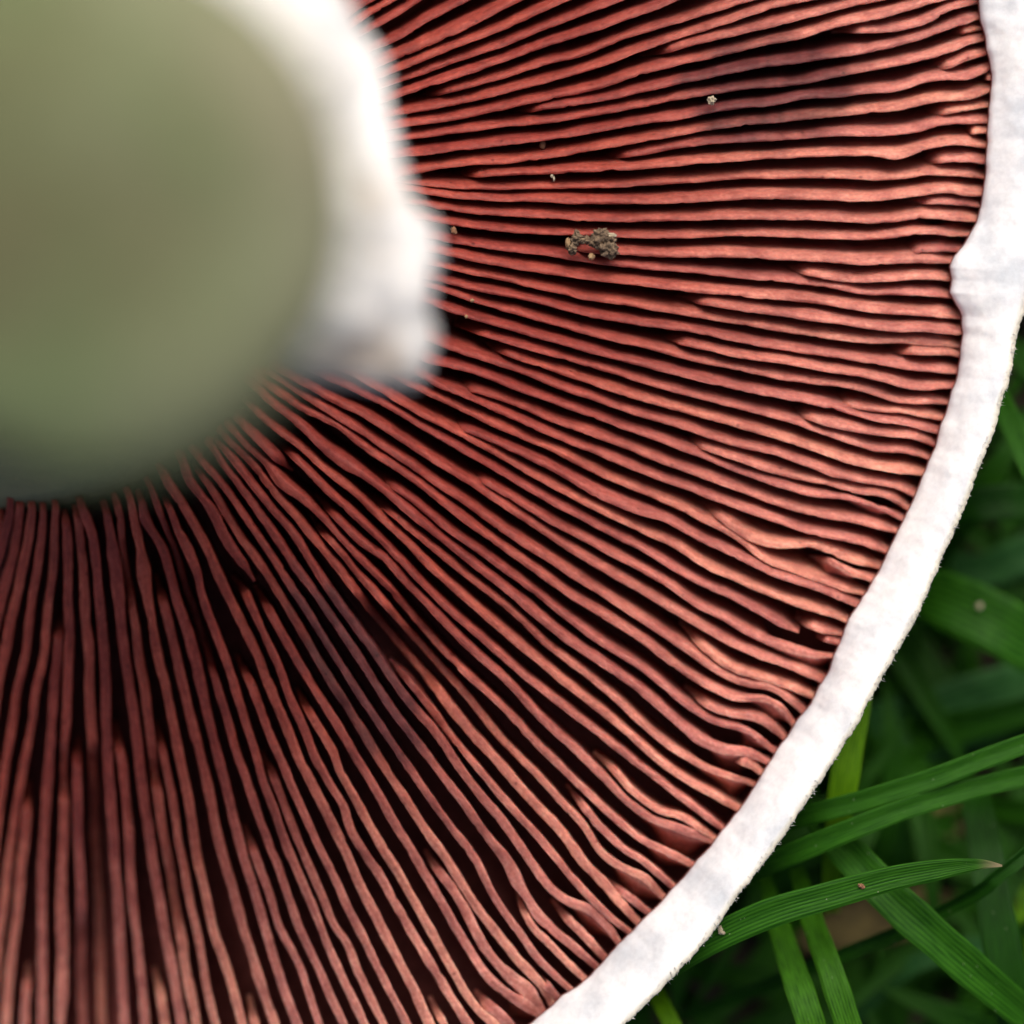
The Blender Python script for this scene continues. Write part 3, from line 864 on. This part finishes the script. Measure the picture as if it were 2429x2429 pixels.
            GU.append((u * 1.6 if d < 0.05 else (1.6 + d * 14) * (1 if u > 0 else -1)) + seed * 3.7)
    for i in range(N - 1):
        for q in range(NS - 1):
            a = i * NS + q
            F.append((a, a + 1, a + NS + 1, a + NS))
    F.append(tuple(range(NS - 1, -1, -1)))
    F.append(tuple((N - 1) * NS + q for q in range(NS)))
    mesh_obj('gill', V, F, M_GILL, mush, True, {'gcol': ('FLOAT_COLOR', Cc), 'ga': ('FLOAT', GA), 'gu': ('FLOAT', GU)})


gl = parse()
for gi, (fl, pts) in enumerate(gl):
    build_gill(fl, pts, gi + 1)

# a few gills more on both sides of what the frame shows
gx = random.Random(3)
for side in (0, 1):
    for i in range(30):
        a = (-0.56 - i * 0.0185) if side == 0 else (1.74 + i * 0.0185)
        short = i % 3 == 1
        if side == 0:
            r0, r1 = (gx.uniform(1100, 1700) if short else 800), 2290
            if i < 14:
                r0 = max(r0, 2290 - i * 110)
            if r0 > 2240:
                continue
        else:
            r0, r1 = (gx.uniform(1200, 1900) if short else 760), 2290
            if i < 10:
                r0 = max(r0, 1200 + 90 * (10 - i))
        pts = []
        for k in range(6):
            r = lerp(r0, r1, k / 5)
            aa = a + 0.006 * gx.uniform(-1, 1)
            pts.append((CX + r * math.cos(aa), CY + r * math.sin(aa), 24.0, 0.0, 0.0))
        build_gill('s' if short else 'b', pts, 500 + side * 60 + i)


# ------------------------------------------------------------------ stem and its torn skirt
STEM0, STEM1 = P(60, 520, -0.7), P(210, 492, 6.0)


def build_stem():
    b0, b1 = STEM0, STEM1
    V, F, E = [], [], []
    NA, rows = 96, []
    RT = 0.9
    for k in range(41):
        t = k / 40
        r = lerp(1.3, RT, t)
        r += 0.5 * (1 - sstep(0.0, 0.14, t))
        rows.append((t, r, 0.0, 1 - sstep(0.05, 0.55, t)))
    for k in range(1, 15):
        u = k / 14
        rows.append((1.0, RT * math.cos(u * math.pi / 2) ** 0.75, 0.3 * math.sin(u * math.pi / 2), -1.0))
    ax = (b1 - b0)
    for t, r, up, e in rows:
        c = b0 + ax * t + Vector((0, 0, up))
        for j in range(NA):
            a = j / NA * 2 * math.pi
            d = Vector((math.cos(a), math.sin(a), 0))
            rr = r * (1 + 0.05 * noise.noise(Vector((d.x * 1.2, d.y * 1.2, t * 3))) + 0.012 * noise.noise(Vector((d.x * 6, d.y * 6, t * 9))))
            pz = 0.07 * noise.noise(Vector((c.x + d.x * r * 1.5, c.y + d.y * r * 1.5, 5))) * min(1, up * 6) if up > 0 else 0
            V.append(c + d * rr + Vector((0, 0, pz)))
            if e < 0:                                     # lit edge painted pale round the end, strongest on one side
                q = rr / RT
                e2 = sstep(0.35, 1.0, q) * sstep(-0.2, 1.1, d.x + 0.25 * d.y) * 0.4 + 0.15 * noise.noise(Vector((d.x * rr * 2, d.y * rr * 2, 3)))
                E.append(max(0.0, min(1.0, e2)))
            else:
                E.append(max(0.0, min(1.0, max(e * 0.3, sstep(-0.2, 1.1, d.x + 0.25 * d.y) * 0.5))))  # lit side painted paler here too, besides the paler base
    for k in range(len(rows) - 1):
        for j in range(NA):
            F.append((k * NA + j, k * NA + (j + 1) % NA, (k + 1) * NA + (j + 1) % NA, (k + 1) * NA + j))
    F.append(tuple((len(rows) - 1) * NA + j for j in range(NA)))
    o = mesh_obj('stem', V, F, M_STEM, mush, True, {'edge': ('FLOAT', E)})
    o['label'] = 'thick stem with olive shade in its colour, rising out of focus towards the viewer'


def build_ring():
    """torn veil: a cottony skirt that leaves the stem and ends in a rolled ragged edge"""
    path = [(420, -200, 70), (600, -110, 85), (725, 5, 90), (815, 95, 76), (862, 195, 50), (866, 320, 42), (890, 430, 58), (955, 540, 86), (960, 680, 82),
            (950, 820, 92), (865, 885, 72), (750, 898, 56), (640, 890, 36)]
    pts = []
    for i in range(len(path) - 1):
        for k in range(14):
            pts.append([lerp(path[i][c], path[i + 1][c], k / 14) for c in range(3)])
    pts.append(list(path[-1]))
    for _ in range(18):
        pts = [pts[0]] + [[(pts[i - 1][c] + 2 * pts[i][c] + pts[i + 1][c]) / 4 for c in range(3)] for i in range(1, len(pts) - 1)] + [pts[-1]]
    V, F = [], []
    ZR = 3.1
    NA = 0
    for i, (x, y, r) in enumerate(pts):
        c = P(x, y, ZR)
        k = (1 - ZR / H) * PXCM
        ti = (4.0 - STEM0.z) / (STEM1.z - STEM0.z)
        ax = STEM0.lerp(STEM1, ti)
        rad = Vector((c.x - ax.x, c.y - ax.y, 0))
        rad.normalize()
        inn = ax + rad * 0.7
        end = 0.35 if i in (0, len(pts) - 1) else 1
        rr = r * k * end
        sec = []
        n = 10
        out = c + rad * 0.0
        for q in range(n):                              # upper side from the stem outwards
            t = q / n
            p = inn.lerp(out, t)
            p.z = lerp(4.05, ZR + rr * 0.9, t ** 0.8)
            sec.append(p)
        for q in range(15):                             # rolled edge
            a = math.pi / 2 - q / 14 * math.pi
            sec.append(out + rad * (math.cos(a) * rr) + Vector((0, 0, math.sin(a) * rr * 0.9)))
        for q in range(n):                              # lower side back to the stem
            t = q / (n - 1)
            p = out.lerp(inn, t)
            p.z = lerp(ZR - rr * 0.9, 3.7, t ** 1.2)
            sec.append(p)
        NA = len(sec)
        for q, p in enumerate(sec):
            nn = Vector((noise.noise(p * 2.6), noise.noise(p * 2.6 + Vector((9, 0, 0))), noise.noise(p * 2.6 + Vector((0, 9, 0)))))
            n2 = Vector((noise.noise(p * 8), noise.noise(p * 8 + Vector((9, 0, 0))), noise.noise(p * 8 + Vector((0, 9, 0)))))
            V.append(p + nn * 0.09 + n2 * 0.03)
    n = len(pts)
    for i in range(n - 1):
        for j in range(NA):
            F.append((i * NA + j, i * NA + (j + 1) % NA, (i + 1) * NA + (j + 1) % NA, (i + 1) * NA + j))
    F.append(tuple(range(NA)))
    F.append(tuple((n - 1) * NA + j for j in range(NA - 1, -1, -1)))
    o = mesh_obj('ring', V, F, M_RING, mush)
    o['label'] = 'ragged white veil remnant round the stem'


build_stem()
build_ring()

# ------------------------------------------------------------------ ground
def build_ground():
    V, F = [], []
    n = 90
    S = 40.0
    for i in range(n + 1):
        for j in range(n + 1):
            u, v = i / n * 2 - 1, j / n * 2 - 1
            x, y = S * u * abs(u) ** 0.6, S * v * abs(v) ** 0.6
            V.append(Vector((x, y, -2.72 + 0.18 * noise.noise(Vector((x * .7, y * .7, 0))) + 0.06 * noise.noise(Vector((x * 2.6, y * 2.6, 3))))))
    for i in range(n):
        for j in range(n):
            a = i * (n + 1) + j
            F.append((a, a + n + 1, a + n + 2, a + 1))
    o = mesh_obj('ground', V, F, M_SOIL)
    o['kind'] = 'structure'


build_ground()


# ------------------------------------------------------------------ grass
def blade_mesh(path, seed, fold=0.22, ribs=0.0, tipdry=0.0, taper=True):
    """path: world points with half width (cm) and roll angle"""
    pts = []
    n = len(path)
    for i in range(n - 1):
        pa, a, b, pb = path[max(0, i - 1)], path[i], path[i + 1], path[min(n - 1, i + 2)]
        m = 10
        for k in range(m):
            t = k / m
            row = []
            for c in range(5):
                m1 = (b[c] - pa[c]) / 2
                m2 = (pb[c] - a[c]) / 2
                t2, t3 = t * t, t * t * t
                row.append((2 * t3 - 3 * t2 + 1) * a[c] + (t3 - 2 * t2 + t) * m1 + (-2 * t3 + 3 * t2) * b[c] + (t3 - t2) * m2)
            pts.append(row)
    pts.append(list(path[-1]))
    N = len(pts)
    V, F, A, Lg, T = [], [], [], [], []
    us = [-1, -0.72, -0.42, -0.14, 0.0, 0.14, 0.42, 0.72, 1]
    NA = len(us)
    for side in (0, 1):
        for i, (x, y, z, w, roll) in enumerate(pts):
            i0, i1 = max(0, i - 1), min(N - 1, i + 1)
            t = Vector(pts[i1][:3]) - Vector(pts[i0][:3])
            t.normalize()
            sid = t.cross(Vector((0, 0, 1)))
            if sid.length < 1e-4:
                sid = Vector((1, 0, 0))
            sid.normalize()
            up = sid.cross(t)
            cr, sr = math.cos(roll), math.sin(roll)
            sv, uv = sid * cr + up * sr, up * cr - sid * sr
            c = Vector((x, y, z))
            f = i / (N - 1)
            ww = max(0.004, w) * (1 + 0.05 * noise.noise(Vector((f * 9, seed, 1))))
            for u in us:
                h = fold * ww * (abs(u) ** 1.2) + ribs * ww * math.cos(u * 15)
                V.append(c + sv * (u * ww) + uv * (h - side * 0.012))
                A.append(u * 0.5 + 0.5)
                Lg.append(f * 6 + seed * 3.1)
                T.append(tipdry * sstep(0.86, 1.0, f))
    o = N * NA
    for i in range(N - 1):
        for q in range(NA - 1):
            a = i * NA + q
            F.append((a, a + 1, a + NA + 1, a + NA))
            F.append((o + a, o + a + NA, o + a + NA + 1, o + a + 1))
        a = i * NA
        F.append((a, a + NA, o + a + NA, o + a))
        a = i * NA + NA - 1
        F.append((a + NA, a, o + a, o + a + NA))
    return V, F, {'across': ('FLOAT', A), 'along': ('FLOAT', Lg), 'tip': ('FLOAT', T)}


def Z4(zx, zy):                                    # crop [1429,1429] to photograph pixels
    return 1429 + zx * 0.5176, 1429 + zy * 0.5176


def Z2(zx, zy):                                    # crop [2129,700]
    return 2129 + zx * 0.4144, 700 + zy * 0.4144


def blade(label, mat, path, seed, **kw):
    pw = []
    for (px, py, z, w, *r) in path:
        q = P(px, py, z)
        pw.append((q.x, q.y, q.z, w * 0.5 * PXCM * (1 - z / H), r[0] if r else 0.0))
    V, F, at = blade_mesh(pw, seed, **kw)
    base = Vector(pw[0][:3])
    o = mesh_obj('grass_blade', [v - base for v in V], F, mat, None, True, at)
    o.location = base
    tag(o, label, 'grass blade', 'grass blades beside the mushroom')
    return o


def z4path(pts):
    return [(*Z4(x, y), z, w, *r) for (x, y, z, w, *r) in pts]


def z2path(pts):
    return [(*Z2(x, y), z, w, *r) for (x, y, z, w, *r) in pts]


blade('sharp green blade with a dry pale tip lying closest to the white rim', M_G1,
      z4path([(-100, 1900, -1.0, 60, .2), (200, 1720, -0.5, 66, .15), (450, 1570, -0.22, 68, .1), (750, 1430, -0.12, 70, 0), (1050, 1340, -0.08, 66, 0), (1320, 1265, -0.05, 60, -.05),
              (1550, 1222, -0.03, 48, -.1), (1720, 1200, 0, 26, -.1), (1832, 1207, 0.02, 4, 0)]), 1, ribs=0.035, tipdry=1.0)
blade('upper of two parallel blades slanting up to the right edge', M_G1,
      z4path([(600, 1090, -1.10, 40), (900, 985, -0.55, 48), (1200, 905, -0.40, 50), (1500, 810, -0.35, 50), (1750, 715, -0.35, 48), (2050, 610, -0.40, 46), (2400, 520, -0.70, 40)]), 2, fold=.3)
blade('lower of two parallel blades slanting up to the right edge', M_G1,
      z4path([(560, 1290, -1.05, 44), (800, 1180, -0.55, 52), (1100, 1055, -0.37, 52), (1400, 940, -0.35, 50), (1700, 850, -0.40, 50), (2000, 780, -0.45, 48), (2400, 690, -0.75, 40)]), 3, fold=.3)
blade('bright yellow-green upright blade coming out from under the rim', M_G3,
      z4path([(1050, 1420, -1.20, 36), (1050, 1230, -0.90, 44), (1075, 1030, -0.70, 58), (1105, 820, -0.65, 70), (1145, 600, -0.70, 64), (1190, 380, -0.80, 50), (1230, 200, -0.90, 20)]), 4, fold=.15)
blade('broad blade running down to the lower right behind the sharp one', M_G1,
      z4path([(950, 950, -0.85, 60), (1130, 1150, -0.60, 86), (1320, 1350, -0.45, 92), (1520, 1530, -0.40, 92), (1760, 1740, -0.45, 86), (2050, 1980, -0.65, 70)]), 5, fold=.35)
blade('ribbed blade standing lowest in the picture, the first of a close pair', M_G4,
      z4path([(740, 1250, -1.1, 30, .2), (805, 1470, -0.75, 52, .2), (875, 1690, -0.5, 64, .15), (945, 1900, -0.35, 68, .1), (1030, 2200, -0.35, 60, .1)]), 6, ribs=0.07)
blade('ribbed blade of the close pair nearer the right edge', M_G4,
      z4path([(890, 1220, -1.0, 36, -.2), (960, 1450, -0.65, 52, -.2), (1040, 1670, -0.4, 60, -.15), (1125, 1930, -0.3, 64, -.1), (1230, 2250, -0.3, 60, 0)]), 7, ribs=0.07)
blade('dark green blade standing upright close to the right edge', M_G2,
      z4path([(1690, 800, -1.30, 60), (1720, 950, -1.00, 74), (1765, 1200, -0.80, 84), (1815, 1500, -0.70, 90), (1890, 1880, -0.70, 90), (1980, 2300, -0.90, 80)]), 8, fold=.2)
blade('thin dark grass stalk with a brown node crossing behind the dry tip', M_G2,
      z4path([(350, 1900, -1.7, 24), (700, 1770, -1.3, 30), (1050, 1630, -0.95, 34), (1350, 1510, -0.8, 34), (1600, 1390, -0.6, 32), (1740, 1310, -0.45, 34), (1800, 1260, -0.4, 34), (1950, 1140, -0.4, 34), (2200, 900, -0.6, 28)]), 9, fold=.8)
blade('pale grey-green blurred blade arching along the bottom', M_G5,
      z4path([(1090, 2100, -2.2, 30), (1160, 1910, -2.0, 36), (1340, 1720, -1.9, 40), (1500, 1630, -1.85, 44), (1720, 1580, -1.9, 52), (2000, 1590, -2.1, 50)]), 10, fold=.2)
blade('short bright blade peeping out under the rim at the bottom', M_G3,
      z4path([(200, 1700, -1.2, 36), (260, 1820, -0.9, 40), (330, 1960, -0.8, 42), (420, 2160, -0.8, 36)]), 11, fold=.2)
blade('deep green blade leaning out from the rim by the upper right edge', M_G1,
      z2path([(420, 260, -1.6, 40), (560, 560, -1.1, 52), (680, 800, -0.9, 58), (800, 1060, -0.8, 56), (960, 1400, -0.9, 40)]), 12, fold=.3)
blade('dark blade lying level between rim and right edge', M_G2,
      z2path([(150, 1330, -1.7, 60), (380, 1215, -1.5, 80), (560, 1190, -1.45, 86), (760, 1180, -1.5, 84), (1050, 1190, -1.7, 70)]), 13, fold=.2)
blade('wide soft blade holding a dew drop near the right edge', M_G1,
      z2path([(-60, 1700, -2.0, 110), (180, 1720, -1.7, 130), (420, 1810, -1.55, 140), (650, 1930, -1.5, 140), (950, 2120, -1.6, 120)]), 14, fold=.15)
blade('grey-green blurred blade far behind, between rim and right edge', M_G5,
      z2path([(200, 1560, -2.4, 70), (480, 1580, -2.3, 84), (700, 1500, -2.25, 90), (950, 1420, -2.3, 80)]), 15, fold=.2)
blade('wide grey-green blurred leaf behind the parallel blades', M_G5,
      z4path([(1000, 700, -2.4, 110), (1250, 620, -2.3, 160), (1550, 540, -2.25, 170), (1850, 440, -2.3, 160), (2150, 330, -2.4, 120)]), 16, fold=.15)
blade('blurred yellow-green blade cut by the right edge near the bottom', M_G3,
      z4path([(1990, 1250, -2.1, 40), (1930, 1480, -2.0, 60), (1905, 1620, -2.0, 62), (1930, 1850, -2.1, 50)]), 17, fold=.2)


def build_turf():
    V, F = [], []
    A, Lg, T = [], [], []
    r = random.Random(17)
    for i in range(620):
        # turf grows all round; the cap lies on it
        if i < 380:
            x, y = r.uniform(0.2, 6.5), r.uniform(-6.0, 2.5)
        else:
            x, y = r.uniform(-14, 14), r.uniform(-14, 14)
        c = P(CX, CY, 0)
        d = math.hypot(x - c.x, y - c.y)
        if d < 5.4:
            continue
        z0 = -2.8
        ln = r.uniform(1.6, 4.2)
        az = r.uniform(0, 2 * math.pi)
        reach = r.uniform(0.5, 0.95) * ln
        top = z0 + r.uniform(0.25, 1.0) * 1.3
        w = r.uniform(0.07, 0.17)
        pts = []
        bad = False
        for k in range(5):
            t = k / 4
            q = Vector((x + math.cos(az) * reach * t, y + math.sin(az) * reach * t, z0 + (top - z0) * math.sin(min(1, t * 1.15) * math.pi * 0.5) - 0.25 * t * t))
            if math.hypot(q.x - c.x, q.y - c.y) < 5.95 and q.z > -2.2:
                bad = True
            pts.append((q.x, q.y, q.z, w * (1 - t) ** 0.6, r.uniform(-.4, .4)))
        if bad:
            continue
        v, f, at = blade_mesh(pts, i, fold=.3)
        o = len(V)
        V += v
        F += [tuple(q + o for q in g) for g in f]
        A += at['across'][1]
        Lg += at['along'][1]
        T += at['tip'][1]
    o = mesh_obj('turf', V, F, M_TURF, None, True, {'across': ('FLOAT', A), 'along': ('FLOAT', Lg), 'tip': ('FLOAT', T)})
    o['kind'] = 'stuff'
    o['label'] = 'dark blurred turf under and behind the mushroom'


build_turf()


def dead_leaf(label, path, seed):
    pw = []
    for (px, py, z, w, *r) in path:
        q = P(px, py, z)
        pw.append((q.x, q.y, q.z, w * 0.5 * PXCM * (1 - z / H), r[0] if r else 0.0))
    V, F, at = blade_mesh(pw, seed, fold=.1)
    base = Vector(pw[0][:3])
    o = mesh_obj('dead_leaf', [v - base for v in V], F, M_DEAD, None, True, at)
    o.location = base
    tag(o, label, 'dead leaf', 'withered leaves in the turf')


dead_leaf('tan withered leaf lying flat beneath the sharp dry-tipped blade', z4path([(900, 1560, -2.45, 40), (1150, 1480, -2.4, 110), (1400, 1420, -2.4, 120), (1680, 1400, -2.45, 60)]), 31)
dead_leaf('dark brown withered leaf under the two parallel blades', z4path([(1150, 1150, -2.5, 30), (1350, 1060, -2.45, 90), (1550, 1010, -2.45, 90), (1750, 960, -2.5, 40)]), 32)
dead_leaf('brownish withered scrap at the right edge below the grey-green blade', z2path([(520, 1740, -2.5, 30), (640, 1690, -2.45, 60), (800, 1640, -2.5, 50), (950, 1600, -2.5, 20)]), 33)


# ------------------------------------------------------------------ crumbs caught on the gills
def lump(name, parts, mat, label, cat, group=None, rough=0.35):
    """parts: (px, py, z, rx, ry, rz px) blobs fused in one mesh"""
    V, F = [], []
    for bi, (px, py, z, rx, ry, rz) in enumerate(parts):
        bm = bmesh.new()
        bmesh.ops.create_icosphere(bm, subdivisions=4, radius=1.0)
        c = P(px, py, z)
        o = len(V)
        for v in bm.verts:
            k = 1 + rough * 1.3 * noise.noise(v.co * 1.7 + Vector((bi * 3.1, px * .01, 0))) + rough * 0.9 * noise.noise(v.co * 4.5 + Vector((bi, 0, 2)))
            V.append(c + Vector((v.co.x * rx, v.co.y * ry, v.co.z * rz)) * k * PXCM)
        for f in bm.faces:
            F.append(tuple(v.index + o for v in f.verts))
        bm.free()
    base = P(parts[0][0], parts[0][1], parts[0][2])
    ob = mesh_obj(name, [v - base for v in V], F, mat, None, True)
    ob.location = base
    tag(ob, label, cat, group)
    return ob


def px6(zx, zy):                                   # crop [1250,480] 300x200
    return 1250 + zx * 0.1553, 480 + zy * 0.1553


def lp(zx, zy, z, r, ry=None, rz=None):
    x, y = px6(zx, zy)
    ry = ry or r
    return (x, y, z, r, ry, rz or (r + ry) / 2)


lump('soil_crumb', [lp(1130, 540, .05, 19, 17), lp(1080, 620, .04, 17, 15), lp(1230, 700, .05, 21, 20), lp(1140, 470, .06, 14, 11), lp(1290, 800, .04, 10, 9), lp(1260, 580, .06, 15, 14)],
     M_CRUMB, 'large fuzzy grey-brown soil crumb caught between two gills', 'crumb', 'crumbs on the gills', 0.5)
lump('soil_crumb', [lp(760, 540, .04, 12, 9), lp(690, 720, .03, 11, 10), lp(720, 620, .03, 9, 12), lp(850, 590, .04, 14, 6), lp(910, 570, .03, 8, 9), lp(760, 470, .05, 7, 7)],
     M_CRUMB, 'thin twisted dark soil crumb beside the large one', 'crumb', 'crumbs on the gills', 0.5)
lump('sand_grain', [lp(625, 620, .04, 6.5, 12.5)], M_SAND, 'long upright tan grain at the end of the soil crumbs', 'grain', 'crumbs on the gills', 0.15)
lump('sand_grain', [lp(985, 830, .03, 8, 8)], M_SAND, 'round tan grain just below the large soil crumb', 'grain', 'crumbs on the gills', 0.2)
lump('sand_grain', [lp(1295, 505, .07, 11, 6)], M_PALE, 'white flake lodged on the large soil crumb', 'grain', 'crumbs on the gills', 0.2)
lump('sand_grain', [(1688, 238, .02, 9, 9.5, 8)], M_PALE, 'lone cream-white grain on the bruised gills near the top', 'grain', 'crumbs on the gills', 0.4)
lump('sand_grain', [(1120, 713, .02, 5, 4.5, 4)], M_SAND, 'tiny amber grain on a gill, upper of two near the skirt', 'grain', 'crumbs on the gills', 0.2)
lump('sand_grain', [(1106, 751, .02, 4, 4.5, 4)], M_SAND, 'tiny amber grain on a gill, lower of two near the skirt', 'grain', 'crumbs on the gills', 0.2)
lump('brown_speck', [(1287, 343, -.06, 7, 10, 6)], M_SPECK, 'small brown speck down between gills left of the cream grain', 'speck', 'crumbs on the gills', 0.2)
lump('brown_speck', [(1076, 546, .0, 6, 8, 5), (1079, 551, .0, 5, 5, 4)], M_SPECK, 'orange-brown speck on the gill next to the white skirt', 'speck', 'crumbs on the gills', 0.3)
lump('pale_fibre', [(1309, 417, -.02, 3.5, 5, 3), (1314, 424, -.02, 2.5, 6, 3)], M_PALE, 'short pale fibre lying in a gap between gills', 'fibre', 'crumbs on the gills', 0.2)
dq = Z2(470, 1780)
lump('dew_drop', [(dq[0], dq[1], -1.47, 8, 9, 6)], M_PALE, 'small pale droplet on the wide soft blade', 'drop', None, 0.1)
sq = Z4(1185, 1298)
lump('soil_crumb', [(sq[0], sq[1], -.05, 6, 5, 4), (sq[0] + 5, sq[1] + 4, -.05, 4, 4, 3)], M_SPECK, 'brown speck stuck on the sharp dry-tipped grass blade', 'crumb', None, 0.4)
sq = Z4(540, 1500)
lump('pale_fibre', [(sq[0], sq[1], -.14, 5, 9, 4), (sq[0] + 6, sq[1] + 7, -.14, 5, 4, 3)], M_PALE, 'white curl stuck on the sharp blade next to the rim', 'fibre', None, 0.4)
